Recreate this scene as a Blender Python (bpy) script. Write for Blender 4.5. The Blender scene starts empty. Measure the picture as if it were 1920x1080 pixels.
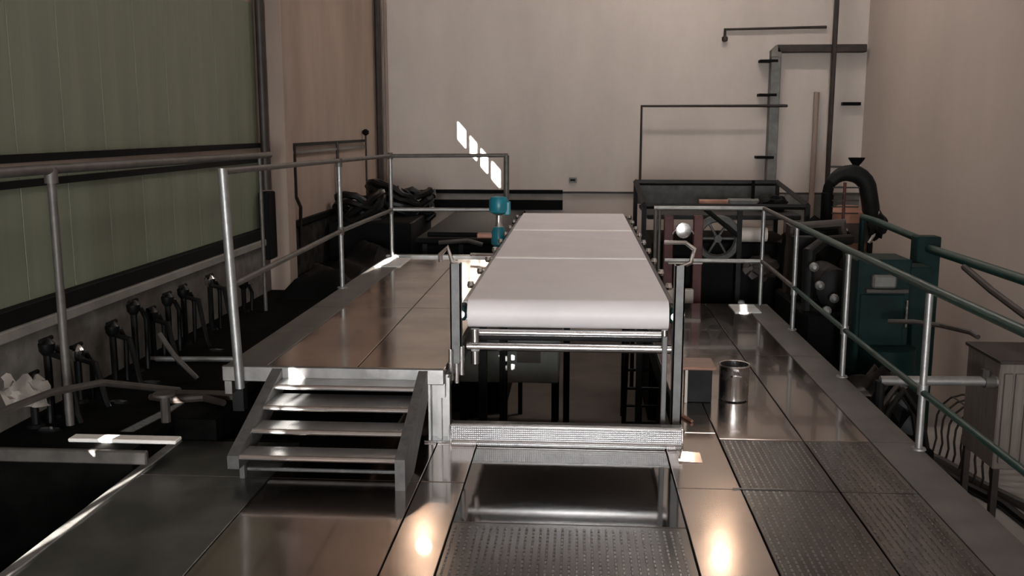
import bpy, bmesh, math, random
from mathutils import Vector, Matrix
random.seed(7)
S = bpy.context.scene
COL = S.collection
PI = math.pi

# ------------------------------------------------------------------ camera, world, light, exposure
cam = bpy.data.cameras.new('camera'); cam.lens = 33.75; cam.sensor_width = 36; cam.clip_start = .05; cam.clip_end = 200
co = bpy.data.objects.new('camera', cam); COL.objects.link(co)
co.location = (0, 0, 2.1); co.rotation_euler = (math.radians(90 - 9.4623), 0, math.radians(3.9186))
S.camera = co

w = bpy.data.worlds.new('world'); S.world = w; w.use_nodes = True
bg = w.node_tree.nodes['Background']; bg.inputs[0].default_value = (.62, .74, .9, 1); bg.inputs[1].default_value = 1.0

SUN = Vector((1, 6.5, -1.15)).normalized()
sl = bpy.data.lights.new('sun', 'SUN'); sl.energy = 150; sl.angle = math.radians(.2); sl.color = (1, .95, .88)
so = bpy.data.objects.new('sun', sl); COL.objects.link(so); so.rotation_euler = SUN.to_track_quat('-Z', 'Y').to_euler(); so.location = (-12, -40, 14)

def area(name, loc, rot, sx, sy, power, color):
    l = bpy.data.lights.new(name, 'AREA'); l.shape = 'RECTANGLE'; l.size = sx; l.size_y = sy; l.energy = power; l.color = color
    o = bpy.data.objects.new(name, l); COL.objects.link(o); o.location = loc; o.rotation_euler = rot
    return o
# daylight falling in through the loading doorway behind the camera
area('doorway_daylight', (.1, -7.85, 1.6), (math.radians(90), 0, 0), 1.7, 3.0, 1380, (.96, .985, 1))

vs = S.view_settings
vs.view_transform = 'Standard'; vs.look = 'None'; vs.gamma = 1; vs.exposure = 0; vs.use_curve_mapping = False

# ------------------------------------------------------------------ materials
def lin(r, g, b):
    return tuple(((c / 255) / 12.92 if c / 255 <= .04045 else ((c / 255 + .055) / 1.055) ** 2.4) for c in (r, g, b)) + (1,)
MATS = {}
def mat(name, col, rough=.6, metal=0., var=.12, scale=3., bump=0., bscale=40., stretch=(1, 1, 1), rvar=0., col2=None, coat=0., pattern=None, spec=.5):
    if name in MATS: return MATS[name]
    m = bpy.data.materials.new(name); m.use_nodes = True
    nt = m.node_tree; N = nt.nodes; L = nt.links; b = N['Principled BSDF']
    tc = N.new('ShaderNodeTexCoord'); mp = N.new('ShaderNodeMapping'); mp.inputs['Scale'].default_value = stretch
    L.new(tc.outputs['Object'], mp.inputs[0])
    n = N.new('ShaderNodeTexNoise'); n.inputs['Scale'].default_value = scale; n.inputs['Detail'].default_value = 6; n.inputs['Roughness'].default_value = .6
    L.new(mp.outputs[0], n.inputs['Vector'])
    r = N.new('ShaderNodeValToRGB'); c = col
    c2 = col2 or tuple(x * (1 - var * 2) for x in c[:3]) + (1,)
    c1 = tuple(min(1, x * (1 + var)) for x in c[:3]) + (1,)
    r.color_ramp.elements[0].position = .3; r.color_ramp.elements[1].position = .68
    r.color_ramp.elements[0].color = c2; r.color_ramp.elements[1].color = c1
    L.new(n.outputs['Fac'], r.inputs[0]); L.new(r.outputs[0], b.inputs['Base Color'])
    b.inputs['Roughness'].default_value = rough; b.inputs['Metallic'].default_value = metal
    b.inputs['Specular IOR Level'].default_value = spec
    if coat:
        b.inputs['Coat Weight'].default_value = coat; b.inputs['Coat Roughness'].default_value = .035
    if rvar:
        n3 = N.new('ShaderNodeTexNoise'); n3.inputs['Scale'].default_value = scale * 1.7; n3.inputs['Detail'].default_value = 4
        L.new(mp.outputs[0], n3.inputs['Vector'])
        mr = N.new('ShaderNodeMapRange'); mr.inputs[1].default_value = .35; mr.inputs[2].default_value = .68
        mr.inputs[3].default_value = max(.02, rough - rvar); mr.inputs[4].default_value = rough + rvar
        L.new(n3.outputs['Fac'], mr.inputs[0]); L.new(mr.outputs[0], b.inputs['Roughness'])
    if pattern or bump:
        bp = N.new('ShaderNodeBump'); bp.inputs['Strength'].default_value = bump; bp.inputs['Distance'].default_value = .01
        if pattern:
            v = N.new('ShaderNodeTexVoronoi'); v.inputs['Scale'].default_value = pattern; v.inputs['Randomness'].default_value = 0
            L.new(tc.outputs['Object'], v.inputs['Vector'])
            mr2 = N.new('ShaderNodeMapRange'); mr2.inputs[1].default_value = .15; mr2.inputs[2].default_value = .45
            mr2.inputs[3].default_value = 1; mr2.inputs[4].default_value = 0
            L.new(v.outputs['Distance'], mr2.inputs[0]); L.new(mr2.outputs[0], bp.inputs['Height'])
        else:
            n2 = N.new('ShaderNodeTexNoise'); n2.inputs['Scale'].default_value = bscale; n2.inputs['Detail'].default_value = 4
            L.new(mp.outputs[0], n2.inputs['Vector']); L.new(n2.outputs['Fac'], bp.inputs['Height'])
        L.new(bp.outputs[0], b.inputs['Normal'])
    MATS[name] = m; return m

def glass(name):
    m = bpy.data.materials.new(name); m.use_nodes = True; nt = m.node_tree; N = nt.nodes; L = nt.links
    N.remove(N['Principled BSDF'])
    t = N.new('ShaderNodeBsdfTransparent'); g = N.new('ShaderNodeBsdfGlossy'); g.inputs['Roughness'].default_value = .05
    x = N.new('ShaderNodeMixShader'); x.inputs[0].default_value = .08
    L.new(t.outputs[0], x.inputs[1]); L.new(g.outputs[0], x.inputs[2]); L.new(x.outputs[0], N['Material Output'].inputs[0])
    MATS[name] = m; return m
def lampmat(name, col, strength):
    m = bpy.data.materials.new(name); m.use_nodes = True; b = m.node_tree.nodes['Principled BSDF']
    b.inputs['Emission Color'].default_value = col; b.inputs['Emission Strength'].default_value = strength
    MATS[name] = m; return m

M_BACK = mat('wall_plaster_pinkish', lin(192, 182, 173), .75, 0, .07, .8, .05, 30, stretch=(1, 1, .35))
M_RIGHT = mat('wall_plaster_grey', lin(184, 171, 161), .75, 0, .05, .6, .05, 30, stretch=(1, 1, .35))
M_LEFT = mat('wall_plaster_brown', lin(150, 132, 120), .8, 0, .12, 1.2, .05, 30, stretch=(1, 1, .3))
M_GREEN = mat('olive_cladding', lin(105, 110, 92), .6, 0, .08, 2.2, .03, 30, stretch=(1, 3, .15))
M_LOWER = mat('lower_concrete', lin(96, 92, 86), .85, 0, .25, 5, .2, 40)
M_CEIL = mat('ceiling_sheet', lin(150, 138, 130), .8)
M_BLACK = mat('black_paint', lin(7, 7, 7), .7, 0, .2, 4, spec=.12)
M_RUBBER = mat('black_rubber', lin(9, 9, 9), .42, 0, .3, 8, .1, spec=.25)
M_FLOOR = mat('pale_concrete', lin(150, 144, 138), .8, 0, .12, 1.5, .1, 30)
M_PIT = mat('dark_brown_pit_floor', lin(84, 74, 67), .7, 0, .2, 1.4, .1, 30)
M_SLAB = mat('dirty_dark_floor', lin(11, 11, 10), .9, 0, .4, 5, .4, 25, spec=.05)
M_SLABWET = mat('dirty_wood', lin(58, 51, 45), .8, 0, .3, 5, .2, 25)
M_LEDGE = mat('ledge_grey', lin(120, 116, 110), .7)
M_STEEL = mat('stainless_steel', (.62, .62, .62, 1), .24, 1, .06, 6, 0, rvar=.06)
M_STEELDULL = mat('dull_steel', (.26, .255, .25, 1), .42, 1, .12, 5, .05, 60, rvar=.08)
M_STEELBRIGHT = mat('polished_steel', (.78, .78, .78, 1), .2, 1, .04, 5)
M_GALV = mat('galvanised_pipe', (.30, .30, .295, 1), .48, .8, .1, 14)
M_GALVDARK = mat('weathered_pipe', lin(92, 88, 84), .55, .5, .15, 10)
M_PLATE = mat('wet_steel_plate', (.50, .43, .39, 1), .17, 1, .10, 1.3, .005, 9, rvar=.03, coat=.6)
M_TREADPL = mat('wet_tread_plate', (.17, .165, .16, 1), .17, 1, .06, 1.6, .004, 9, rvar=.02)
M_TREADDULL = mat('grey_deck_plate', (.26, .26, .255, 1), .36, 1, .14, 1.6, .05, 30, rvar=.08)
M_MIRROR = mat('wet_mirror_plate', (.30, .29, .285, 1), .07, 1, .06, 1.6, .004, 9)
M_SUNSPOT = mat('sun_spot_white', lin(205, 205, 203), .35, .1, .05, 3)  # brightness of the corner sun spots put into the white
M_LIP = mat('sun_catch_grey', lin(120, 118, 115), .5, .2, .25, 6)
M_STRING = mat('dull_stringer', lin(84, 83, 82), .5, .2, .2, 14, .1, 60)
M_LOWERDK = mat('dark_lower_wall', lin(44, 41, 38), .9, 0, .4, 5, .2, 30, spec=.1)
M_PANELDK = mat('dark_grey_sheet', lin(70, 70, 67), .6, 0, .25, 9)
M_WHITE = mat('sunlit_bar_white', lin(236, 232, 226), .3, 0, .03)  # white stands in for sunlight on the floor strip
M_EDGE = mat('matte_edge_strip', lin(96, 93, 90), .45, .3, .15, 3, .06, 50)
M_PLAT = mat('wet_platform_sheet', (.80, .70, .63, 1), .14, 1, .14, 1.4, .008, 8, rvar=.05)
M_PERF = mat('perforated_tread', (.38, .38, .38, 1), .28, .82, .1, 6, .25, pattern=70)
M_BELT = mat('belt_white', lin(222, 217, 218), .5, 0, .03, 2)
M_SPLICE = mat('belt_splice', lin(245, 243, 240), .45, 0, .02)
M_BLUE = mat('teal_enamel', lin(24, 120, 138), .35, 0, .12, 9)
M_GRN = mat('green_enamel', lin(22, 58, 52), .4, 0, .18, 6, spec=.35)
M_GRND = mat('dark_green_enamel', lin(10, 36, 34), .55, 0, .25, 4, spec=.15)
M_RED = mat('rust_red', lin(80, 38, 34), .6, 0, .25, 6)
M_ORANGE = mat('copper_orange', lin(146, 104, 86), .45, .3, .2, 6)
M_DARKM = mat('dark_machine', lin(24, 24, 24), .6, .1, .3, 5, spec=.2)
M_DARKB = mat('dark_brown_metal', lin(52, 44, 40), .55, .2, .25, 5)
M_GREYM = mat('grey_machine', lin(104, 104, 100), .5, .3, .2, 5)
M_CREAM = mat('cream_panel', lin(190, 182, 172), .6)
M_WOOD = mat('brown_lid', lin(140, 104, 88), .3, 0, .15, 4, stretch=(1, 8, 1))
M_BROWNCAB = mat('brown_grey_cabinet', lin(104, 96, 88), .6, 0, .15, 8, stretch=(6, 6, .4))
M_PLASTIC = mat('crumpled_plastic', lin(205, 198, 190), .25, 0, .1, 5)
M_HOSE = mat('grey_hose', lin(60, 55, 51), .5, 0, .2, 8)
M_UPR = mat('grey_upright', lin(104, 104, 103), .5, .2, .12, 10)
M_TANK = mat('pale_tank', lin(170, 175, 172), .6, 0, .1, 3)
M_STUD = mat('worn_stud', (.24, .23, .22, 1), .3, 1, .1, 4)
M_GLASS = glass('window_glass')
M_LAMP = lampmat('floodlight_lens', (1, .72, .52, 1), 55)
M_TUBE = lampmat('fluorescent_tube', (1, .91, .86, 1), 8)

# ------------------------------------------------------------------ mesh helpers
class MB:
    def __init__(s): s.bm = bmesh.new()
    def box(s, x0, x1, y0, y1, z0, z1, bev=0):
        r = bmesh.ops.create_cube(s.bm, size=1)
        bmesh.ops.scale(s.bm, vec=(x1 - x0, y1 - y0, z1 - z0), verts=r['verts'])
        bmesh.ops.translate(s.bm, vec=((x0 + x1) / 2, (y0 + y1) / 2, (z0 + z1) / 2), verts=r['verts'])
        if bev:
            es = list({e for v in r['verts'] for e in v.link_edges})
            bmesh.ops.bevel(s.bm, geom=es, offset=bev, segments=1, affect='EDGES')
        return s
    def tube(s, pts, r, n=10, cap=True):
        pts = [Vector(p) for p in pts]; rings = []; up0 = None
        rs = r if isinstance(r, (list, tuple)) else [r] * len(pts)
        for i, p in enumerate(pts):
            if i == 0: t = pts[1] - p
            elif i == len(pts) - 1: t = p - pts[i - 1]
            else: t = (pts[i + 1] - p).normalized() + (p - pts[i - 1]).normalized()
            t.normalize()
            if up0 is None:
                a = Vector((0, 0, 1)) if abs(t.z) < .9 else Vector((1, 0, 0))
            else: a = up0
            u = (a - t * a.dot(t))
            if u.length < 1e-5: u = t.orthogonal()
            u.normalize(); up0 = u; v = t.cross(u)
            k = 1.
            if 0 < i < len(pts) - 1:
                c = max(.5, (pts[i + 1] - p).normalized().dot(t)); k = 1 / c
            rings.append([s.bm.verts.new(p + (u * math.cos(2 * PI * j / n) + v * math.sin(2 * PI * j / n)) * rs[i] * (k if k < 1.3 else 1.15)) for j in range(n)])
        for a, b in zip(rings, rings[1:]):
            for j in range(n): s.bm.faces.new((a[j], a[(j + 1) % n], b[(j + 1) % n], b[j]))
        if cap:
            s.bm.faces.new(rings[0][::-1]); s.bm.faces.new(rings[-1])
        return s
    def lathe(s, prof, c=(0, 0, 0), n=24, axis='Z', closed=False):
        rings = []
        for (r, h) in prof:
            ring = []
            for j in range(n):
                a = 2 * PI * j / n; p = (r * math.cos(a), r * math.sin(a), h)
                if axis == 'X': p = (p[2], p[0], p[1])
                elif axis == 'Y': p = (p[1], p[2], p[0])
                ring.append(s.bm.verts.new((p[0] + c[0], p[1] + c[1], p[2] + c[2])))
            rings.append(ring)
        for a, b in zip(rings, rings[1:] + (rings[:1] if closed else [])):
            for j in range(n): s.bm.faces.new((a[j], a[(j + 1) % n], b[(j + 1) % n], b[j]))
        if not closed: s.bm.faces.new(rings[0][::-1]); s.bm.faces.new(rings[-1])
        return s
    def prism(s, poly, axis, a0, a1):
        # poly of 2D points, extruded along axis: X -> (y,z), Y -> (x,z), Z -> (x,y)
        def P(p, a): return {'X': (a, p[0], p[1]), 'Y': (p[0], a, p[1]), 'Z': (p[0], p[1], a)}[axis]
        A = [s.bm.verts.new(P(p, a0)) for p in poly]; B = [s.bm.verts.new(P(p, a1)) for p in poly]
        k = len(poly)
        for j in range(k): s.bm.faces.new((A[j], A[(j + 1) % k], B[(j + 1) % k], B[j]))
        s.bm.faces.new(A[::-1]); s.bm.faces.new(B); return s
    def blob(s, c, rad, seed=0, amp=.25, sub=3):
        r = bmesh.ops.create_icosphere(s.bm, subdivisions=sub, radius=1)
        rnd = random.Random(seed); ph = [rnd.uniform(0, 6) for _ in range(9)]
        for v in r['verts']:
            p = v.co.copy()
            f = 1 + amp * (math.sin(5 * p.x + ph[0]) * math.sin(6 * p.y + ph[1]) + .6 * math.sin(11 * p.z + ph[2]) * math.sin(9 * p.x + ph[3]) + .4 * math.sin(17 * p.y + ph[4]))
            v.co = Vector((p.x * rad[0] * f + c[0], p.y * rad[1] * f + c[1], p.z * rad[2] * f + c[2]))
        return s
    def mesh(s, name, m, smooth=True):
        bmesh.ops.recalc_face_normals(s.bm, faces=s.bm.faces)
        me = bpy.data.meshes.new(name); s.bm.to_mesh(me); s.bm.free(); me.materials.append(m)
        if smooth:
            me.polygons.foreach_set('use_smooth', [True] * len(me.polygons))
            me.set_sharp_from_angle(angle=math.radians(35))
        return me
    def build(s, name, m, parent=None, label=None, cat=None, group=None, kind=None):
        o = bpy.data.objects.new(name, s.mesh(name, m)); COL.objects.link(o)
        return tag(o, label, cat, group, kind, parent)
def tag(o, label=None, cat=None, group=None, kind=None, parent=None):
    if parent is not None:
        o.parent = parent
        o.matrix_parent_inverse = Matrix.Translation(-parent.location) if parent.type == 'EMPTY' else Matrix.Identity(4)
    if label: o['label'] = label
    if cat: o['category'] = cat
    if group: o['group'] = group
    if kind: o['kind'] = kind
    return o
def thing(name, label, cat, loc=(0, 0, 0), group=None, kind=None):
    o = bpy.data.objects.new(name, None); COL.objects.link(o); o.location = loc; o.empty_display_size = .2
    return tag(o, label, cat, group, kind)
def share(src, name, loc, parent=None):
    o = bpy.data.objects.new(name, src); COL.objects.link(o); o.location = loc
    if parent is not None: tag(o, parent=parent)
    return o
def arc(c, r, a0, a1, n, plane='XZ'):
    out = []
    for i in range(n + 1):
        a = math.radians(a0 + (a1 - a0) * i / n); u, v = r * math.cos(a), r * math.sin(a)
        out.append({'XZ': (c[0] + u, c[1], c[2] + v), 'YZ': (c[0], c[1] + u, c[2] + v), 'XY': (c[0] + u, c[1] + v, c[2])}[plane])
    return out

# ------------------------------------------------------------------ room shell
XL, XR, YB, YF, ZF, ZC = -3.8, 5.27, 18.5, -8.0, -1.9, 8.0
def holed_wall(name, axis, pos, thick, a0, a1, z0, z1, holes, m):
    """wall slab at axis=pos with rectangular holes (a_lo,a_hi,z_lo,z_hi)"""
    A = sorted({a0, a1, *[h[0] for h in holes], *[h[1] for h in holes]}); Z = sorted({z0, z1, *[h[2] for h in holes], *[h[3] for h in holes]})
    mb = MB()
    def inside(a, z): return any(h[0] < a < h[1] and h[2] < z < h[3] for h in holes)
    solid = [[not inside((A[i] + A[i + 1]) / 2, (Z[j] + Z[j + 1]) / 2) for j in range(len(Z) - 1)] for i in range(len(A) - 1)]
    cache = {}
    def V(i, j, k):
        if (i, j, k) not in cache:
            t = pos + (thick if k else 0)
            cache[i, j, k] = mb.bm.verts.new((t, A[i], Z[j]) if axis == 'X' else (A[i], t, Z[j]))
        return cache[i, j, k]
    def S_(i, j): return 0 <= i < len(A) - 1 and 0 <= j < len(Z) - 1 and solid[i][j]
    for i in range(len(A) - 1):
        for j in range(len(Z) - 1):
            if not solid[i][j]: continue
            for k in (0, 1): mb.bm.faces.new((V(i, j, k), V(i + 1, j, k), V(i + 1, j + 1, k), V(i, j + 1, k)))
            if not S_(i - 1, j): mb.bm.faces.new((V(i, j, 0), V(i, j + 1, 0), V(i, j + 1, 1), V(i, j, 1)))
            if not S_(i + 1, j): mb.bm.faces.new((V(i + 1, j, 0), V(i + 1, j + 1, 0), V(i + 1, j + 1, 1), V(i + 1, j, 1)))
            if not S_(i, j - 1): mb.bm.faces.new((V(i, j, 0), V(i + 1, j, 0), V(i + 1, j, 1), V(i, j, 1)))
            if not S_(i, j + 1): mb.bm.faces.new((V(i, j + 1, 0), V(i + 1, j + 1, 0), V(i + 1, j + 1, 1), V(i, j + 1, 1)))
    return mb.build(name, m, kind='structure')

# windows in the left wall and the front wall: clerestory strip and small vents
strip = (3.36, 8.81, 3.60, 3.98)
small = [(.95, 2.1, 2.12, 2.36), (-7.75, -6.0, 2.5, 2.72), (-.3, .5, 1.08, 1.30), (-2.2, -1.8, 1.22, 1.36), (-2.95, -2.35, 1.22, 1.36), (-3.8, -3.2, 1.22, 1.36)]
front_hole = (-1.05, -.75, 3.34, 3.50); door_hole = (-.8, 1.0, .0, 3.1)
floor = MB().box(XL, XR, YF, YB, ZF - .15, ZF).build('floor', M_FLOOR, kind='structure')
ceil = MB().box(XL, XR, YF, YB, ZC, ZC + .15).build('ceiling', M_CEIL, kind='structure')
MB().box(-2.4, 1.6, 5, 18.3, ZF, ZF + .01).build('pit_floor', M_PIT, kind='structure')  # darker brown sheet laid over the floor under the conveyor
wb = MB().box(XL - .2, XR + .2, YB, YB + .2, ZF - .15, ZC + .15).build('wall_back', M_BACK, kind='structure')
wr = MB().box(XR, XR + .2, YF, YB, ZF - .15, ZC + .15).build('wall_right', M_RIGHT, kind='structure')
wl = holed_wall('wall_left', 'X', XL, -.03, YF, YB, ZF - .15, ZC + .15, [strip] + small, M_LEFT)
MB().box(-4.2, 9, -11.5, -11, ZF, 3.75).build('sun_block_wall', M_RIGHT, kind='structure')  # unseen wall added to keep the sun out of the doorway
wf = holed_wall('wall_front', 'Y', YF, -.03, XL - .03, XR + .2, ZF - .15, ZC + .15, [front_hole, door_hole], M_RIGHT)

def window(n, axis, pos, h, bars, mull=.035):
    t = thing('window_%d' % n, None, None, kind='structure')
    f = MB(); g = MB(); d = .02
    def bx(mb, a0, a1, z0, z1, t0, t1):
        if axis == 'X': mb.box(pos + t0, pos + t1, a0, a1, z0, z1)
        else: mb.box(a0, a1, pos + t0, pos + t1, z0, z1)
    bx(f, h[0], h[0] + d, h[2], h[3], -.03, 0); bx(f, h[1] - d, h[1], h[2], h[3], -.03, 0)
    bx(f, h[0], h[1], h[2], h[2] + d * .5, -.03, 0); bx(f, h[0], h[1], h[3] - d * .5, h[3], -.03, 0)
    for i in range(1, bars):
        a = h[0] + (h[1] - h[0]) * i / bars; bx(f, a - mull, a + mull, h[2], h[3], -.03, 0)
    f.build('window_frame', M_GALVDARK, t)
    for i in range(bars):
        a0 = h[0] + (h[1] - h[0]) * i / bars; a1 = h[0] + (h[1] - h[0]) * (i + 1) / bars
        gg = MB(); bx(gg, a0, a1, h[2], h[3], -.018, -.014); gg.build('pane', M_GLASS, t)
window(1, 'X', XL, strip, 4, .19)
for i, h in enumerate(small): window(2 + i, 'X', XL, h, 2 if i == 1 else 1)
window(8, 'Y', YF, front_hole, 1)
# roll-up door housing over the open doorway
dr = thing('door_1', None, None, kind='structure')
MB().box(-.92, -.8, YF, YF + .12, 0, 3.2).build('door_jamb', M_GALVDARK, dr)
MB().box(1.0, 1.12, YF, YF + .12, 0, 3.2).build('door_jamb', M_GALVDARK, dr)
MB().lathe([(.2, -.92), (.2, 1.12)], (0, YF + .22, 3.4), 16, 'X').build('rolled_shutter', M_GREYM, dr)

# cladding panels of the left wall, two rows
pw = .62
def panel_mesh(z0, z1):
    mb = MB(); g = .012
    prof = [(.001, 0), (pw - .001, 0), (pw - .006, .008), (.006, .008)]
    mb.prism([(q[0], q[1]) for q in prof], 'Z', z0, z1)
    for v in mb.bm.verts: v.co = Vector((v.co.y, v.co.x, v.co.z))
    return mb.mesh('wall_panel', M_GREEN)
pm_low = panel_mesh(.92, 1.80); pm_up = panel_mesh(1.92, 3.52)
for i in range(10):
    y = 5.08 + i * pw
    for pm in (pm_low, pm_up):
        share(pm, 'wall_panel', (XL, y, 0), wl)
# black strips, ledge and lower concrete band
MB().box(XL, XL + .05, 4.9, 11.3, 1.87, 1.925).build('trim_1', M_BLACK, kind='structure')  # black strip put in for the dark line above the pipe rail
MB().box(XL, XL + .05, 4.9, 11.3, 1.70, 1.75).build('trim_2', M_BLACK, kind='structure')
MB().box(XL, XL + .09, 3.5, 11.35, .80, .92, .006).build('trim_3', M_BLACK, kind='structure')
MB().box(XL, XL + .12, 3.5, 11.4, .72, .80, .01).build('trim_4', M_LEDGE, kind='structure')
MB().box(XL, XL + .06, 3.5, 11.4, .0, .72).build('baseboard_left', M_LOWER, kind='structure')
MB().box(XL, XL + .04, 11.72, YB, .14, .78).build('baseboard_far', M_LOWERDK, kind='structure')  # darker lower band on the far part of the wall
MB().box(XL, XL + .07, 11.75, 15.6, .80, .87).build('trim_5', M_BLACK, kind='structure')
MB().box(XL, XL + .05, 11.75, 17.0, 1.86, 1.90).build('trim_6', M_BLACK, kind='structure')
MB().box(XL, XL + .05, 11.75, 17.0, 1.76, 1.80).build('trim_7', M_DARKB, kind='structure')
MB().box(-2.95, -.29, YB - .10, YB, .86, .93, .006).build('trim_8', M_BLACK, kind='structure')
MB().box(-2.95, -.29, YB - .07, YB, .74, .86).build('trim_9', M_LEDGE, kind='structure')
MB().box(-2.95, -.29, YB - .10, YB, .55, .74, .006).build('trim_10', M_BLACK, kind='structure')
MB().box(-.29, 5.27, YB - .06, YB, .865, .90).build('trim_11', M_DARKB, kind='structure')
MB().box(3.9, 5.27, YB - .04, YB, ZF, .865).build('trim_12', M_GREYM, kind='structure')
# pilaster on the left wall with the dark drain pipe beside it
MB().box(XL, XL + .30, 11.4, 11.72, ZF, ZC, .01).build('wall_pilaster', M_LEFT, kind='structure')
MB().tube([(XL + .09, 11.27, 1.37), (XL + .09, 11.27, ZC)], .05, 12).build('drain_pipe', M_DARKB, label='dark brown drain pipe running up beside the left wall pilaster', cat='pipe')
MB().box(XL + .04, XL + .16, 11.1, 11.38, .55, 1.35, .01).build('cable_cover', M_BLACK, label='tall narrow black cable cover at the foot of the left wall pilaster', cat='cover')

# dark side floor left of the platform, its metal nosings
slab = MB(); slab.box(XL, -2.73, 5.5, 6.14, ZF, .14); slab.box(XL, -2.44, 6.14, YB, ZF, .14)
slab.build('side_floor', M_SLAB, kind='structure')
MB().box(XL, -2.62, 5.46, 5.50, .06, .145, .008).build('floor_nosing', M_GALVDARK, label='grey steel nosing along the front edge of the dark side floor', cat='edge strip')
MB().box(-3.2, -2.5, 5.62, 5.72, .14, .165, .006).build('floor_strip', M_WHITE, label='strip on the dark side floor behind its nosing, sunlight put into its white colour', cat='edge strip')
MB().tube([(XL, 4.6, -.45), (-2.8, 4.75, -.45)], .035).build('pipe', M_GALVDARK, label='dull grey pipe low in the pit at the far left corner', cat='pipe')

# ------------------------------------------------------------------ steel deck (z = 0)
deck = thing('steel_deck', None, None, kind='structure')
g = .004
def plate(x0, x1, y0, y1, m, z=0., name='deck_plate', par=None, tilt=0):
    o = MB().box(x0 + g, x1 - g, y0 + g, y1 - g, z - .05, z, .003).build(name, m, par or deck)
    return o
for (y0, y1) in [(-8, -1), (-1, 3.45), (3.45, 5.46), (5.46, 6.34)]:
    if y0 >= 5: plate(-2.70, -1.85, y0, 6.12, M_TREADDULL)
    else: plate(-2.70, -1.85, y0, y1, M_TREADDULL)
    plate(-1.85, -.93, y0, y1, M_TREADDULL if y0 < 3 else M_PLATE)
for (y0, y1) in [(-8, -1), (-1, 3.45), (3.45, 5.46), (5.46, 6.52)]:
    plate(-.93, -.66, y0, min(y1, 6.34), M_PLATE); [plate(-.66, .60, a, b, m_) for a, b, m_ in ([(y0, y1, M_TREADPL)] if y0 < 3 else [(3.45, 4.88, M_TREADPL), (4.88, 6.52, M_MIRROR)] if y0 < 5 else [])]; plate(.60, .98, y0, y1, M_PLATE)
    plate(.98, 1.55, y0, min(y1, 6.4), M_TREADPL); plate(1.55, 2.0, y0, min(y1, 6.4), M_TREADPL)
for (y0, y1) in [(6.4, 8.9), (8.9, 11.6)]:
    plate(.98 if y0 < 6.5 else .76, 1.55, y0, y1, M_PLATE); plate(1.55, 2.0, y0, y1, M_PLATE)
plate(.76, .98, 6.52, 8.9, M_PLATE)
for (y0, y1) in [(-8, -1), (-1, 3.45), (3.45, 6.4), (6.4, 8.9), (8.9, 11.6)]:
    plate(2.0, 2.30, y0, y1, M_EDGE, name='edge_strip')
bm_ = MB(); bm_.box(2.20, 2.28, -8, 11.6, -.25, -.052); bm_.box(-2.70, -2.62, -8, 6.1, -.25, -.052); bm_.box(.76, .84, 6.5, 11.6, -.25, -.052)
bm_.box(.76, 2.28, 11.5, 11.6, -.25, -.052); bm_.box(-2.62, 2.2, 6.25, 6.33, -.25, -.052); bm_.box(-2.62, 2.2, 3.4, 3.5, -.25, -.052); bm_.box(-2.62, 2.2, -7.9, -7.8, -.25, -.052)
bm_.build('deck_beam', M_DARKM, deck)
for (x, y) in [(2.24, 11.55), (2.24, 8.0), (2.24, 4.5), (2.24, 0), (-2.66, 6.0), (-2.66, 1), (1.4, 11.55), (.8, 6.6), (-.7, 6.29)]:
    MB().box(x - .05, x + .05, y - .05, y + .05, ZF, -.25).build('deck_column', M_DARKM, deck)
MB().box(-2.73, -2.665, -1, 6.1, -.06, .008, .003).build('sun_catch_lip', M_LIP, deck)  # diffuse lip added so sun dashes show along the deck edge
MB().tube([(.93, 5.46, .004), (1.22, 5.47, .004)], .006, 6).build('weld_seam', M_STEELBRIGHT, deck)
MB().box(1.82, 2.12, 11.0, 11.5, 0, .012, .003).build('sun_spot_plate', M_SUNSPOT, deck)  # white plate added where the far right sun spot falls

# raised studs of the tread plates, far too many to count
st_ = bmesh.new()
def studs(x0, x1, y0, y1):
    nx = int((x1 - x0) / .038); ny = int((y1 - y0) / .044)
    for i in range(nx):
        for j in range(ny):
            x = x0 + .019 + i * .038; y = y0 + .022 + j * .044; a, b, h = .007, .016, .004
            lo = [st_.verts.new((x + dx * a, y + dy * b, -.0005)) for dx, dy in ((-1, -1), (1, -1), (1, 1), (-1, 1))]
            hi = [st_.verts.new((x + dx * a * .5, y + dy * b * .7, h)) for dx, dy in ((-1, -1), (1, -1), (1, 1), (-1, 1))]
            st_.faces.new(hi)
            for q in range(4): st_.faces.new((lo[q], lo[(q + 1) % 4], hi[(q + 1) % 4], hi[q]))
studs(-.65, .59, 3.6, 4.87); studs(.99, 1.54, 3.6, 5.45); studs(1.56, 1.99, 3.6, 5.45); studs(.99, 1.54, 5.48, 6.38); studs(1.56, 1.99, 5.48, 6.38)
me = bpy.data.meshes.new('tread_studs'); st_.to_mesh(me); st_.free(); me.materials.append(M_STUD)
so_ = bpy.data.objects.new('tread_studs', me); COL.objects.link(so_); tag(so_, kind='stuff', parent=deck)

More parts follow.
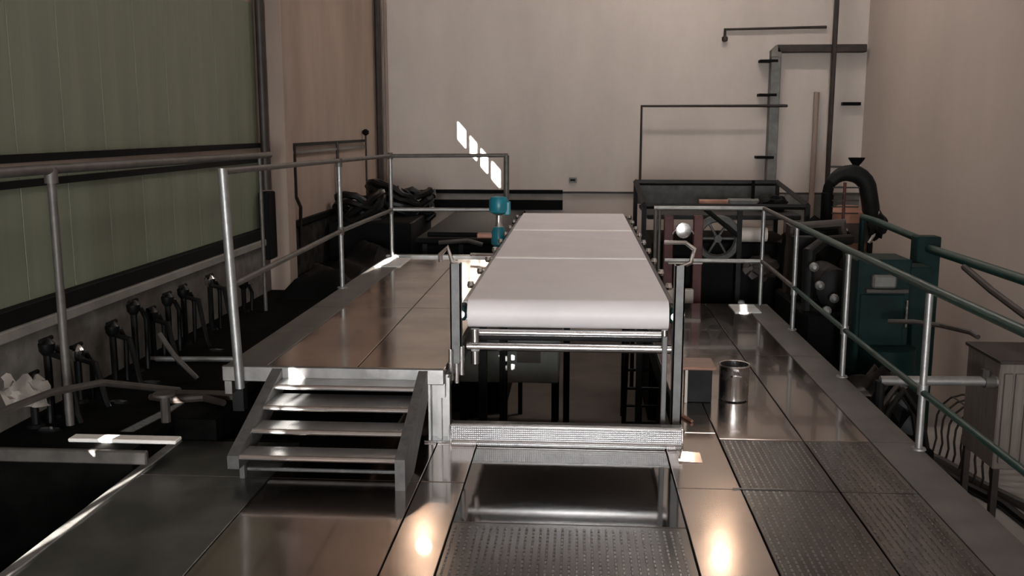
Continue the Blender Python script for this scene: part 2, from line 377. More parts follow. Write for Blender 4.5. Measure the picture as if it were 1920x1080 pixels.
# ------------------------------------------------------------------ raised platform on the left (z = .5)
plat = thing('raised_platform', None, None, kind='structure')
ZP = .5
for (y0, y1) in [(6.22, 8.42), (8.42, 11.87)]:
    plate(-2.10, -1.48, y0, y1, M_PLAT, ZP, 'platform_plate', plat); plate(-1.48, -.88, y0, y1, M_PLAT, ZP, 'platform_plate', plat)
    plate(-2.40, -2.10, y0, y1, M_EDGE, ZP, 'edge_strip', plat)
MB().box(-2.40, -.88, 6.19, 6.225, .40, .508, .006).build('fascia_beam', M_STEELDULL, plat)
MB().box(-.93, -.88, 6.23, 11.87, .30, .45).build('side_beam', M_STEELDULL, plat)
MB().box(-2.40, -2.35, 6.23, 11.87, .30, .45).build('side_beam', M_STEELDULL, plat)
MB().box(-2.40, -.88, 11.83, 11.90, .33, .53, .005).build('end_beam', M_STEELDULL, plat)
ch = MB(); ch.box(-.99, -.975, 6.20, 6.30, 0, .45); ch.box(-.86, -.845, 6.20, 6.30, 0, .45); ch.box(-.99, -.845, 6.285, 6.30, 0, .45); ch.box(-.93, -.905, 6.23, 6.285, 0, .45)
ch.build('support_channel', M_STEELDULL, plat)
MB().box(-1.02, -.83, 6.18, 6.315, 0, .015, .003).build('base_plate', M_STEEL, plat)
for (x, y) in [(-.9, 11.7), (-.9, 9), (-2.36, 9), (-2.36, 11.7), (-2.36, 6.4)]:
    MB().box(x - .04, x + .04, y - .04, y + .04, ZF if x > -2 else .14, .31).build('platform_leg', M_DARKM, plat)

MB().box(-2.36, -2.06, 10.95, 11.75, ZP, ZP + .01, .003).build('sun_spot_plate', M_SUNSPOT, plat)  # added white plate that brightens the sun spot on this corner

# ------------------------------------------------------------------ stairs up to the platform
st = thing('metal_stairs', 'short steel stair with four perforated treads leading up to the raised platform', 'stairs', (-1.55, 5.75, 0))
def stringer(x0, x1):
    return MB().prism([(6.20, .50), (6.20, .30), (5.60, 0), (5.30, 0), (5.30, .19)], 'X', x0, x1)
MB().prism([(6.20, .50), (6.20, .34), (5.50, .10), (5.30, .11), (5.30, .19)], 'X', -2.05, -1.98).build('stringer', M_STRING, st)
MB().box(-2.03, -2.0, 5.44, 5.48, 0, .13).build('stair_foot', M_STRING, st)
stringer(-1.05, -.99).build('stringer', M_STRING, st)
for i, s_ in enumerate((.22, .47, .73, 1.0)):
    yf = 6.20 - .88 * s_; zt = .5 - .31 * s_
    tr = MB().box(-1.98, -1.05, yf, yf + (.18, .30, .19, .17)[i], zt - .022, zt, .003).build('tread', M_PERF, st)
    MB().tube([(-1.98, yf, zt - .014), (-1.05, yf, zt - .014)], .017, 10).build('nosing', M_STEELBRIGHT, tr)
MB().tube([(-2.0, 5.50, .04), (-1.04, 5.50, .04)], .012, 8).build('tie_rod', M_STRING, st)

# ------------------------------------------------------------------ kerb in front of the conveyor pit
kb = thing('kerb_channel', 'bright perforated steel kerb channel on the deck in front of the conveyor', 'kerb', (-.06, 6.2, 0))
MB().prism([(6.17, .0), (6.19, .0), (6.19, .105), (6.20, .112), (6.27, .112), (6.27, .0), (6.285, .0), (6.285, .125), (6.275, .132), (6.185, .132), (6.17, .118)], 'X', -.83, .71).build('channel', M_PERF, kb)
MB().tube([(-.83, 6.185, .128), (.71, 6.185, .128)], .013, 10).build('top_bead', M_STEELBRIGHT, kb)
MB().tube([(-.83, 6.172, .02), (.71, 6.172, .02)], .012, 10).build('bottom_bead', M_STEELBRIGHT, kb)
bt = MB(); tz = lambda x, y: .013 + .075 * (y - 5.98) - .059 * (x - .735)
tc_ = [(.66, 5.90), (.81, 5.90), (.81, 6.06), (.66, 6.06)]
tv = [bt.bm.verts.new((x, y, tz(x, y))) for x, y in tc_]; tb = [bt.bm.verts.new((x, y, -.002)) for x, y in tc_]
bt.bm.faces.new(tv); bt.bm.faces.new(tb[::-1])
for q in range(4): bt.bm.faces.new((tv[q], tv[(q + 1) % 4], tb[(q + 1) % 4], tb[q]))
bt.build('glint_wedge', M_PLATE, deck)  # wedge added and tilted to return a flood light glint
MB().box(.70, .715, 6.165, 6.29, 0, .135, .003).build('end_plate', M_STEEL, kb)
MB().box(-.845, -.83, 6.165, 6.29, 0, .135, .003).build('end_plate', M_STEEL, kb)

# ------------------------------------------------------------------ belt conveyor
cv = thing('belt_conveyor', 'long white belt conveyor running from the deck opening toward the back wall', 'conveyor', (-.06, 9.9, ZF))
BX0, BX1, Y0, Y1, ZT, RR = -.752, .628, 6.55, 13.35, .93, .10
prof = []
n = 14
for i in range(n + 1):
    a = math.radians(90 + 180 * i / n); prof.append((Y0 + RR * math.cos(a), ZT - RR + RR * math.sin(a)))
for i in range(n + 1):
    a = math.radians(-90 + 180 * i / n); prof.append((Y1 + RR * math.cos(a), ZT - RR + RR * math.sin(a)))
mb = MB(); inner = []
mb.prism(prof, 'X', BX0, BX1)
belt = mb.build('belt', M_BELT, cv)
for y in (8.68, 11.1):
    MB().box(BX0 + .005, BX1 - .005, y - .04, y + .04, ZT - .002, ZT + .008, .004).build('belt_splice', M_SPLICE, belt)
MB().tube([(-.87, Y0, ZT - RR), (.74, Y0, ZT - RR)], .018, 12).build('front_shaft', M_STEELBRIGHT, cv)
for x in (-.80, .67):
    b_ = MB().box(x - .035, x + .035, Y0 - .06, Y0 + .06, ZT - RR - .05, ZT - RR + .06, .012).build('bearing_block', M_GRND, cv)
    MB().lathe([(.03, -.012), (.03, .012)], (x, Y0 - .066, ZT - RR), 12, 'Y').build('bearing_cap', M_STEEL, b_)
# return rollers under the front end
for z, r, x0, x1 in ((.70, .024, -.70, .60), (.60, .032, -.76, .65)):
    MB().tube([(x0, 6.50, z), (x1, 6.50, z)], r, 14).build('return_roller', M_STEELBRIGHT, cv)
MB().box(-.70, .60, 6.62, 6.66, .62, .68).build('cross_member', M_DARKM, cv)
for z in (.685, .53):
    MB().tube([(-.70, 6.47, z - .045), (-.70, 6.47, z + .045)], .03, 12).build('roller_bracket', M_STEEL, cv)
MB().tube([(.60, 6.47, .64), (.60, 6.47, .74)], .022, 12).build('roller_bracket', M_STEEL, cv)
# side frames, idler bolts
for x0, x1 in ((-.80, -.765), (.642, .677)):
    MB().box(x0, x1, 6.62, 13.3, .76, .90, .004).build('side_frame', M_STEELDULL if x0 < 0 else M_DARKB, cv)
for x in (-.81, .69):
    for i in range(9):
        y = 7.3 + i * .72
        bb = MB().lathe([(.022, -.02), (.03, 0), (.022, .03)], (x + .01 * (1 if x > 0 else -1), y, .90), 10, 'Z').build('idler_bolt', M_STEELBRIGHT, cv)
# front uprights: left is bolted to the platform, right stands on the deck
l = MB(); l.box(-.865, -.79, 6.42, 6.425, .42, 1.19); l.box(-.865, -.855, 6.42, 6.50, .42, 1.19); l.box(-.80, -.79, 6.42, 6.50, .42, 1.19)
l.build('upright', M_UPR, cv)
l = MB(); l.box(.655, .725, 6.42, 6.425, .0, 1.19); l.box(.715, .725, 6.42, 6.50, .0, 1.19); l.box(.655, .665, 6.42, 6.50, .0, 1.19)
l.build('upright', M_UPR, cv)
MB().box(.585, .62, 6.44, 6.47, .0, .70, .004).build('inner_leg', M_UPR, cv)
MB().tube([(-.80, 6.44, 1.18), (-.85, 6.44, 1.20), (-.88, 6.44, 1.30), (-.93, 6.44, 1.25), (-.93, 6.44, 1.20)], .016, 8).build('hook_bracket', M_STEELBRIGHT, cv)
MB().tube([(.69, 6.44, 1.18), (.76, 6.44, 1.21), (.78, 6.44, 1.30), (.72, 6.44, 1.345), (.58, 6.44, 1.345)], .014, 8).build('hook_bracket', M_STEELBRIGHT, cv)
for (x, z0, z1) in ((-.86, .38, .60), (-.82, .36, .50), (-.785, .42, .62)):
    MB().tube([(x, 6.405, z0), (x, 6.405, z1)], .018, 10).build('adjusting_bolt', M_STEELBRIGHT, cv)
MB().tube([(-.80, 11.55, .58), (-1.3, 11.55, .58)], .02, 8).build('cross_bar', M_STEEL, cv)
for y in (9.9, 13.1):
    for x in (-.78, .66):
        MB().box(x - .03, x + .03, y - .03, y + .03, ZF, .77).build('rear_leg', M_DARKM, cv)
# teal gear motor
mo = MB().lathe([(.06, 0), (.105, .02), (.115, .05), (.115, .16), (.095, .2), (.04, .21)], (-.94, 11.4, 1.09), 20).build('gear_motor', M_BLUE, cv, label='teal gear motor standing upright at the conveyor side')
MB().box(-.87, -.80, 11.35, 11.45, 1.08, 1.24, .012).build('terminal_box', M_BLUE, mo)
MB().lathe([(.05, .0), (.035, .05), (.035, .13), (.06, .15)], (-.94, 11.4, .94), 16).build('coupling', M_STEELBRIGHT, mo)
MB().lathe([(.05, 0), (.09, .03), (.09, .17), (.06, .235)], (-.94, 11.4, .70), 16).build('gearbox', M_BLUE, mo)
MB().tube([(-.94, 11.4, .84), (-.78, 11.4, .84)], .04, 12).build('output_shaft', M_STEEL, mo)
MB().box(-1.0, -.88, 11.35, 11.45, .505, .70, .006).build('motor_stand', M_ORANGE, mo)
MB().box(-1.2, -1.0, 11.36, 11.44, .80, .86, .01).build('torque_arm', M_ORANGE, mo)

# ------------------------------------------------------------------ railings
R = .024
def rail(name, label, loc, parts):
    t = thing(name, label, 'railing', loc)
    for nm, pts, r, m in parts: MB().tube(pts, r, 12).build(nm, m, t)
    return t
xl = -2.37
lr = rail('guard_railing', 'galvanised two-bar pipe railing around the raised platform', (xl, 9, ZP), [
    ('post', [(xl + .10, 6.17, .36), (xl + .08, 6.17, .9), (xl + .05, 6.17, 1.84)], .032, M_GALV),
    ('post', [(xl, 9.46, ZP), (xl, 9.46, 1.77)], R, M_GALV), ('post', [(xl + .05, 11.84, ZP), (xl + .05, 11.84, 1.77)], R, M_GALV),
    ('post', [(-.88, 11.84, 1.77), (-.88, 11.84, 1.22)], .034, M_GALVDARK),
    ('top_rail', [(xl + .05, 6.17, 1.82), (xl, 9.46, 1.78), (xl + .05, 11.84, 1.76)], .022, M_GALVDARK),
    ('top_rail', [(xl + .05, 11.84, 1.76), (-.86, 11.84, 1.77)], .024, M_GALVDARK),
    ('mid_rail', [(xl + .07, 6.17, 1.06), (xl, 9.46, 1.08), (xl + .05, 11.84, 1.09)], .022, M_GALVDARK),
    ('mid_rail', [(xl + .05, 11.84, 1.10), (-1.0, 11.84, 1.10)], .022, M_GALV)])
for (x, y) in ((xl, 9.46), (xl + .05, 11.84)):
    for z in (1.08, 1.76):
        MB().lathe([(.034, -.04), (.034, .04)], (x, y, z), 12).build('fitting', M_GALVDARK, lr)
    MB().lathe([(.055, 0), (.05, .012)], (x, y, ZP), 14).build('base_flange', M_GALV, lr)
wrl = rail('pipe_railing', 'long dark grey pipe railing with one tall post along the olive wall', (-3.37, 6, .14), [
    ('post', [(-3.37, 5.97, .14), (-3.37, 5.97, 1.84)], .028, M_GALVDARK), ('post', [(-3.37, 10.05, .14), (-3.37, 10.05, 1.80)], .02, M_GALVDARK),
    ('top_rail', [(-3.37, 3.6, 1.845), (-3.37, 5.97, 1.84), (-3.37, 10.4, 1.81)], .033, M_GALVDARK)])
MB().lathe([(.042, -.05), (.042, .05)], (-3.37, 5.97, 1.80), 12).build('fitting', M_GALVDARK, wrl)
MB().tube([(-3.37, 3.6, .14), (-3.37, 3.6, 1.845)], .028).build('post', M_GALVDARK, wrl)
xr = 2.27
rr = rail('guard_railing', 'long green and galvanised pipe railing along the right deck edge', (xr, 8, 0), [
    ('post', [(2.20, 11.54, 0), (2.20, 11.54, 1.16)], R, M_GALV), ('post', [(xr, 10.1, 0), (xr, 10.1, 1.10)], R, M_GALV),
    ('post', [(xr, 8.15, 0), (xr, 8.15, 1.06)], R, M_GALV), ('post', [(xr, 6.27, 0), (xr, 6.27, 1.05)], R, M_GALV), ('post', [(xr, 3.2, 0), (xr, 3.2, 1.05)], R, M_GALV),
    ('post', [(.93, 11.54, 0), (.93, 11.54, 1.16)], R, M_GALVDARK), ('post', [(.98, 11.58, .3), (.98, 11.58, 1.14)], .018, M_GALVDARK),
    ('top_rail', [(.91, 11.54, 1.16), (2.20, 11.54, 1.16)], R, M_GALV),
    ('top_rail', [(2.20, 11.54, 1.16), (xr, 10.1, 1.11)], R, M_GALVDARK),
    ('top_rail', [(xr, 10.15, 1.11), (xr, 8.15, 1.09), (xr, 6.27, 1.08), (xr, 3.2, 1.08)], .030, M_GRN),
    ('mid_rail', [(1.05, 11.54, .53), (2.20, 11.54, .53)], R, M_GALV),
    ('mid_rail', [(2.20, 11.54, .53), (xr, 10.1, .45)], R, M_GALVDARK),
    ('mid_rail', [(xr, 10.1, .45), (xr, 8.15, .41), (xr, 6.27, .39), (xr, 3.2, .38)], .022, M_GRN)])
for y in (10.1, 8.15, 6.27):
    MB().lathe([(.034, -.035), (.034, .035)], (xr, y, .41), 12).build('fitting', M_GALV, rr)
    MB().lathe([(.05, 0), (.045, .012)], (xr, y, 0), 14).build('base_flange', M_GALV, rr)
gr = thing('green_railing', 'dark green pipe railing with a wide steel pillar near the right wall', 'railing', (3.6, 10.1, ZF))
MB().box(3.48, 3.72, 10.05, 10.25, ZF, 1.0, .01).build('pillar', M_GRND, gr)
MB().tube([(3.6, 10.2, .94), (3.6, 11.9, .99), (3.6, 12.4, .99)], .04, 12).build('hand_rail', M_GRN, gr)
MB().tube([(3.6, 10.1, .88), (3.6, 7.9, .89), (3.6, 6.6, .89)], .045, 12).build('hand_rail', M_GRN, gr)
MB().tube([(3.6, 12.4, .99), (3.6, 12.4, ZF)], .04, 12).build('post', M_GRND, gr)
MB().tube([(3.6, 6.6, .89), (3.6, 6.6, ZF)], .045, 12).build('post', M_GRND, gr)

# ------------------------------------------------------------------ pipes and fixtures on the walls
YW = YB - .06
def wpipe(name, pts, r, m, label, cat='pipe', n=10):
    return MB().tube(pts, r, n).build(name, m, label=label, cat=cat)
wpipe('vertical_pipe', [(XL + .08, 18.02, .14), (XL + .08, 18.02, ZC)], .06, M_DARKB, 'dark vertical pipe in the left rear corner of the room')
wpipe('corner_pipe', [(-3.66, YW, .5), (-3.66, YW, ZC)], .035, M_LEFT, 'slim brown vertical pipe just right of the dark corner pipe')
wpipe('vertical_pipe', [(4.6, YB - .30, ZF), (4.6, YB - .30, ZC)], .045, M_DARKB, 'dark vertical pipe from floor to ceiling right of the duct on the back wall')
wpipe('stand_pipe', [(4.38, YW - .02, ZF), (4.38, YW - .02, 2.75)], .05, M_LEFT, 'pale brown standpipe ending halfway up the back wall', 'pipe')
wpipe('conduit', [(1.16, YB - .29, .9), (1.16, YB - .29, 2.50), (3.80, YB - .29, 2.50), (3.80, YW, 2.50)], .024, M_DARKB, 'thin dark conduit bending along the back wall above the framed machine', 'conduit', 8)
hc = thing('conduit', 'short thin dark conduit high on the back wall with a hanging box', 'conduit', (2.67, YB, 3.7))
MB().tube([(2.67, YW, 3.72), (2.67, YW, 3.89), (4.5, YW, 3.92)], .026, 8).build('tube', M_DARKB, hc)
MB().lathe([(.03, -.05), (.055, -.03), (.055, .03), (.03, .05)], (2.67, YW, 3.72), 12).build('junction_box', M_DARKB, hc)
du = thing('air_duct', 'grey duct rising up the back wall and turning right to the corner', 'duct', (3.6, YW, 0))
MB().box(3.50, 3.68, YB - .23, YB - .03, .3, 3.40, .012).build('riser', M_GREYM, du)
MB().prism([(3.50, 3.38), (3.68, 3.38), (3.68, 3.46), (3.60, 3.60), (3.50, 3.50)], 'Y', YB - .23, YB - .03).build('elbow', M_LEDGE, du)
MB().box(3.60, 5.20, YB - .23, YB - .03, 3.46, 3.60, .012).build('crossover', M_DARKB, du)
for z in (3.31, 2.70, 1.56):
    MB().box(3.30, 3.62, YB - .25, YB - .02, z - .025, z + .025, .004).build('clamp', M_BLACK, du)
MB().box(4.85, 5.18, YB - .12, YB, 2.51, 2.57, .004).build('steel_bracket', M_BLACK, label='short black wall bracket below the duct near the right rear corner', cat='bracket')
oc = thing('socket_box', 'small dark socket box on the back wall above the belt end', 'socket', (-.09, YB, 1.12))
MB().box(-.17, -.02, YB - .05, YB, 1.07, 1.17, .01).build('housing', M_GREYM, oc); MB().box(-.15, -.05, YB - .062, YB - .045, 1.10, 1.14, .004).build('cover', M_BLACK, oc)
sp = thing('conduit_fitting', 'small black fitting at the top of the dark conduit on the left wall', 'fitting', (XL + .04, 16.9, 1.9))
MB().tube([(XL + .06, 16.9, .4), (XL + .06, 16.9, 2.0)], .018, 8).build('stem', M_DARKB, sp); MB().lathe([(.02, -.05), (.06, -.02), (.06, .03), (.02, .06)], (XL + .06, 16.9, 2.02), 12).build('head', M_BLACK, sp)
for i, (y, lab) in enumerate(((12.6, 'nearer dark drop pipe hanging below the left wall strips'), (14.9, 'farther dark drop pipe hanging below the left wall strips'))):
    wpipe('drop_pipe', [(XL + .05, y, 1.88), (XL + .05, y, 1.2), (XL + .08, y + .1, 1.05), (XL + .05, y + .12, .5)], .024, M_DARKB, lab, n=8)

# flood lights high on the back wall
for x, lab in ((-3.04, 'left'), (2.91, 'right')):
    t = thing('flood_light', '%s of two warm flood lights high on the back wall' % lab, 'lamp', (x, 18.3, 6.27), 'flood lights on the back wall')
    MB().box(x - .19, x + .19, 18.2, 18.36, 6.08, 6.46, .01).build('housing', M_DARKM, t)
    MB().lathe([(.16, -.012), (.16, 0)], (x, 18.199, 6.27), 24, 'Y').build('lens', M_LAMP, t)
    MB().box(x - .03, x + .03, 18.36, YB, 6.2, 6.34).build('mount', M_DARKM, t)
# unseen fluorescent fittings added under the ceiling for general fill
for y, e, lab in ((4.0, 40, 'nearest the camera'), (9.5, 45, 'above the conveyor'), (15.0, 190, 'nearest the back wall')):
    t = thing('ceiling_fill_light', 'long unseen ceiling fill light fitting %s' % lab, 'lamp', (1.5, y, ZC), 'added ceiling fill lights')
    MB().box(.3, 2.7, y - .18, y + .18, ZC - .12, ZC, .01).build('housing', M_CREAM, t)
    for dy in (-.08, .08): MB().tube([(.35, y + dy, ZC - .15), (2.65, y + dy, ZC - .15)], .025, 8).build('tube', M_TUBE, t)
    area('fill_area_light', (1.5, y, ZC - .22), (0, 0, 0), 2.4, .35, e, (1, .91, .86))

# ------------------------------------------------------------------ box and steel pot on the right deck
bx_ = thing('lidded_box', 'small dark box with a brown lid standing beside the steel pot', 'box', (.97, 7.4, 0))
MB().box(.86, 1.05, 7.28, 7.52, .0, .265, .006).build('body', M_DARKM, bx_)
MB().box(.80, 1.08, 7.24, 7.56, .265, .29, .008).build('lid', M_WOOD, bx_)
MB().box(.84, .862, 7.262, 7.285, .0, .265, .003).build('corner_post', M_CREAM, bx_)
pt = thing('steel_pot', 'shiny stainless steel pot standing on the right deck', 'pot', (1.21, 7.36, 0))
MB().lathe([(.10, 0), (.115, .01), (.115, .265), (.122, .275), (.118, .285), (.108, .283), (.106, .05), (.0, .045)], (1.235, 7.4, 0), 32).build('body', M_STEEL, pt)
for dy in (-1, 1):
    MB().tube([(1.195, 7.4 + dy * .112, .21), (1.205, 7.4 + dy * .145, .215), (1.265, 7.4 + dy * .145, .215), (1.275, 7.4 + dy * .112, .21)], .007, 8).build('handle', M_STEELBRIGHT, pt)
MB().tube([(.76, 6.95, .012), (.84, 6.75, .012)], .012, 8).build('short_rod', M_ORANGE, label='short orange rod lying on the deck by the right conveyor leg', cat='rod')

# ------------------------------------------------------------------ things down in the conveyor pit
tk = thing('pit_tank', 'grey rectangular tank on legs under the conveyor', 'tank', (-.85, 12.3, ZF))
MB().box(-1.5, -.22, 11.9, 12.9, -1.12, -.55, .02).build('body', M_TANK, tk)
MB().box(-1.54, -.18, 11.86, 12.94, -.55, -.50, .01).build('rim', M_LEDGE, tk)
MB().box(-.16, -.08, 11.86, 11.94, ZF, .2).build('leg', M_BLACK, tk)
for x, y in ((-1.45, 11.95), (-1.45, 12.85), (-.27, 12.85), (-.27, 11.95)): MB().box(x - .04, x + .04, y - .04, y + .04, ZF, -1.12).build('leg', M_BLACK, tk)
MB().box(-.75, -.45, 11.885, 11.9, -.85, -.7, .003).build('name_plate', M_LEDGE, tk)
ld = thing('pit_ladder', 'dark reddish metal ladder leaning in the pit under the conveyor', 'ladder', (.85, 12.0, ZF))
def lp(u, t): return (.62 + .44 * u - .03 * t, 12.1 - 1.3 * t, ZF + 1.95 * t)
for u in (0, 1): MB().tube([lp(u, 0), lp(u, 1)], .03, 8).build('rail', M_RED if u else M_DARKM, ld)
for i in range(1, 7): MB().tube([lp(0, i / 7), lp(1, i / 7)], .018, 8).build('rung', M_DARKM, ld)

# ------------------------------------------------------------------ row of black valve stands by the left wall
VS = [(5.92, .50, 0), (6.12, .69, 1), (6.50, .56, 2), (7.04, .62, 1), (7.41, .72, 0), (7.73, .60, 1), (8.06, .67, 0), (8.40, .68, 1), (9.04, .68, 2), (9.97, .5, 0)]
ords = ['nearest', 'second', 'third', 'fourth', 'fifth', 'sixth', 'seventh', 'eighth', 'ninth', 'farthest']
for i, (y, zt, k) in enumerate(VS):
    lab = ('%s black valve stand from the camera in the row along the left wall' % ords[i]) if i not in (0, 9) else '%s black valve stand in the row along the left wall' % ords[i]
    t = thing('valve_stand', lab, 'valve', (-3.58, y, .14), 'valve stands along the left wall')
    x = -3.58; h = zt - .14
    MB().tube([(x, y, .14), (x, y, zt - .06)], .026, 10).build('stem_pipe', M_RUBBER, t)
    MB().tube([(x + .05, y + .09, .14), (x + .06, y + .09, zt - .16), (x + .04, y + .05, zt - .07), (x, y, zt - .06)], .02, 8).build('bypass_hose', M_RUBBER, t)
    MB().lathe([(.03, -.06), (.05, -.03), (.055, .02), (.03, .05), (.012, .06)], (x, y, zt - .05), 12).build('valve_body', M_RUBBER if k < 2 else M_STEELBRIGHT, t)
    MB().tube([(x, y - .07, zt), (x, y + .07, zt)], .016, 8).build('handle', M_BLACK, t)
    if k: MB().tube([(x + .02, y, zt - .10), (x + .16, y - .05, zt - .12), (x + .24, y - .10, .20), (x + .26, y - .10, .14)], .02, 8).build('outlet_hose', M_RUBBER, t)
    MB().lathe([(.06, 0), (.05, .02)], (x, y, .14), 12).build('foot', M_BLACK, t)
# pipes, hoses and scraps lying on the dark side floor
def lay(name, pts, r, m, label, cat='pipe'): return MB().tube(pts, r, 8).build(name, m, label=label, cat=cat)
lay('long_pipe', [(-3.29, 5.0, .50), (-3.27, 5.6, .47), (-3.2, 6.1, .40), (-2.95, 6.75, .17)], .024, M_HOSE, 'long grey pipe slanting from the left wall down to the dark floor')
lay('slanting_pipe', [(-3.28, 7.2, .50), (-3.15, 7.15, .34), (-2.95, 7.1, .165)], .02, M_HOSE, 'thin grey pipe slanting down between the valve stands')
lay('floor_pipe', [(-3.6, 7.70, .17), (-2.6, 7.75, .17)], .022, M_GALV, 'straight grey pipe lying crosswise on the dark side floor')
lay('floor_hose', [(-3.1, 6.6, .16), (-2.9, 6.5, .17), (-2.7, 6.6, .16), (-2.5, 6.45, .17)], .025, M_DARKB, 'short brown hose lying near the foot of the stairs', 'hose')
MB().box(-2.95, -2.46, 6.62, 6.74, .14, .18, .006).build('timber', M_SLABWET, label='brown wooden batten on the dark floor left of the platform', cat='timber')
ps = thing('pipe_stub', 'short grey flanged pipe stub standing on the dark floor', 'pipe', (-2.72, 6.0, .14))
MB().tube([(-2.76, 6.08, .14), (-2.76, 6.08, .33)], .032, 10).build('stem', M_HOSE, ps); MB().lathe([(.075, 0), (.075, .018)], (-2.76, 6.08, .325), 14).build('flange', M_HOSE, ps)
for i, (x, y, lab) in enumerate(((-3.3, 7.05, 'bright scrap of steel on the floor by the fourth valve stand'), (-3.3, 6.5, 'bright scrap of steel beside the slanting grey pipe'), (-3.45, 5.85, 'bright scrap of steel on the floor at the far left'), (-3.2, 8.15, 'bright scrap of steel at the foot of the seventh valve stand'))):
    MB().prism([(x - .06, y - .02), (x + .05, y - .025), (x + .07, y + .01), (x, y + .03), (x - .05, y + .02)], 'Z', .14, .155).build('steel_offcut', M_STEELBRIGHT, label=lab, cat='scrap')
# crumpled plastic sheet hung over the pipe
mb = MB(); nx, ny = 14, 8; vv = []
for i in range(nx + 1):
    row = []
    for j in range(ny + 1):
        u, v = i / nx, j / ny
        row.append(mb.bm.verts.new((-3.50 + .05 * u + .02 * math.sin(9 * v + 4 * u), 5.46 + .40 * u + .02 * math.sin(14 * u), .60 - .20 * v - .10 * u + .025 * math.sin(17 * u + 3 * v) * math.cos(11 * v))))
    vv.append(row)
for i in range(nx):
    for j in range(ny): mb.bm.faces.new((vv[i][j], vv[i + 1][j], vv[i + 1][j + 1], vv[i][j + 1]))
bmesh.ops.solidify(mb.bm, geom=mb.bm.faces[:], thickness=.004)
mb.build('plastic_sheet', M_PLASTIC, label='crumpled pale plastic sheet hung by the nearest valve stands at the left wall', cat='sheet')

# ------------------------------------------------------------------ dark machinery behind the platform, left rear
tr = thing('long_trough', 'long black trough machine between the platform and the back wall', 'machine', (-1.7, 14, ZF))
MB().box(-2.20, -1.0, 13.1, 17.6, ZF, .52, .03).build('body', M_BLACK, tr)
MB().box(-2.24, -.96, 13.06, 17.7, .52, .60, .02).build('rim', M_BLACK, tr)
MB().box(-2.1, -1.2, 13.3, 13.42, .60, .66, .01).build('cross_bar', M_BLACK, tr)
for x in (-2.1, -1.6, -1.1): MB().box(x - .03, x + .03, 13.04, 13.1, -1.2, .52).build('rib', M_DARKM, tr)
MB().tube([(-1.9, 13.04, .54), (-1.5, 13.0, .58), (-1.3, 13.04, .52)], .03, 8).build('pipe', M_HOSE, tr)
hp = thing('hose_heap', 'big tangled heap of black hose in the left rear corner', 'hose', (-3.0, 15, .14))
for k, (c, rad) in enumerate((((-2.95, 15.4, .95), (.42, .4, .30)), ((-3.35, 14.6, .80), (.34, .5, .32)), ((-2.66, 15.6, .85), (.28, .4, .26)))):
    rnd = random.Random(k)
    for q in range(7):
        ph = rnd.uniform(0, 6); tilt = rnd.uniform(-.9, .9); pts = []
        for i in range(25):
            a = 2 * PI * i / 24 * 1.02
            ax = Vector((math.cos(a) * rad[0], math.sin(a) * rad[1] * math.cos(tilt), math.sin(a + ph) * rad[2] * (.6 + .4 * math.sin(tilt)) ))
            pts.append(Vector(c) + ax + Vector((rnd.uniform(-.02, .02), rnd.uniform(-.02, .02), rnd.uniform(-.02, .02) + q * .012)))
        MB().tube(pts, .05, 6).build('hose_coil', M_RUBBER, hp)
MB().box(-3.7, -2.46, 14.0, 16.0, .14, .72, .02).build('hose_cradle', M_BLACK, hp)
mb = MB(); nx, ny = 12, 30; vv = []; rnd = random.Random(5)
for i in range(nx + 1):
    row = []
    for j in range(ny + 1):
        u, v = i / nx, j / ny; e = min(u, 1 - u, v * 3, (1 - v) * 3) * 4; e = max(0, min(1, e))
        row.append(mb.bm.verts.new((-3.47 + .99 * u, 10.7 + 3.2 * v, .142 + e * (.20 + .09 * math.sin(7 * v + 3 * u) + .06 * math.sin(19 * v + 9 * u) + rnd.uniform(0, .03)))))
    vv.append(row)
for i in range(nx):
    for j in range(ny): mb.bm.faces.new((vv[i][j], vv[i + 1][j], vv[i + 1][j + 1], vv[i][j + 1]))
mb.build('void_sheet', M_BLACK, label='lumpy black sheet standing in for the dark void beside the raised platform', cat='void_sheet')  # added sheet, its black stands in for the dark void here

# ------------------------------------------------------------------ framed machine behind the right deck
fm = thing('framed_machine', 'dark framed machine with red uprights and a round wheel behind the right deck', 'machine', (1.9, 13.5, ZF))
def bar(p, q, r, m, name='frame_bar'):
    MB().tube([p, q], r, 4).build(name, m, fm)
xa, xb, ya, yb, zt = .86, 2.94, 12.55, 14.5, 1.12
for x in (xa, xb):
    for y, z in ((ya, 1.12), (yb, 1.31)): MB().box(x - .03, x + .03, y - .03, y + .03, ZF, z).build('frame_post', M_DARKM, fm)
bar((xa, ya, 1.12), (xa, yb, 1.31), .04, M_DARKM); bar((xb, ya, 1.12), (xb, yb, 1.31), .04, M_DARKM)
bar((xa, ya, 1.10), (xb, ya, 1.10), .035, M_DARKM); bar((xa, yb, 1.29), (xb, yb, 1.29), .05, M_DARKM)
bar((1.6, ya, 1.10), (2.1, ya, .70), .03, M_DARKM)
MB().box(xa + .03, xb - .03, yb - .015, yb + .01, .98, 1.27).build('back_panel', M_PANELDK, fm)
MB().box(xa + .05, xb - .05, ya + .1, yb - .1, .92, .98, .01).build('tray', M_DARKM, fm)
MB().box(2.1, 2.7, 13.6, 13.8, .98, 1.12, .02).build('tray_motor', M_GREYM, fm)
MB().tube([(1.7, 13.7, 1.06), (2.1, 13.7, 1.06)], .05, 12).build('drive_shaft', M_ORANGE, fm)
MB().tube([(2.45, 13.7, 1.1), (2.45, 13.7, 1.38)], .025, 8).build('lever', M_BLACK, fm)
MB().blob((2.65, 13.3, 1.08), (.2, .16, .12), 3, .15).build('coupling_guard', M_BLACK, fm)
for x in (1.18, 1.56): MB().box(x - .06, x + .06, 12.50, 12.60, ZF, .98, .008).build('red_upright', M_RED, fm)
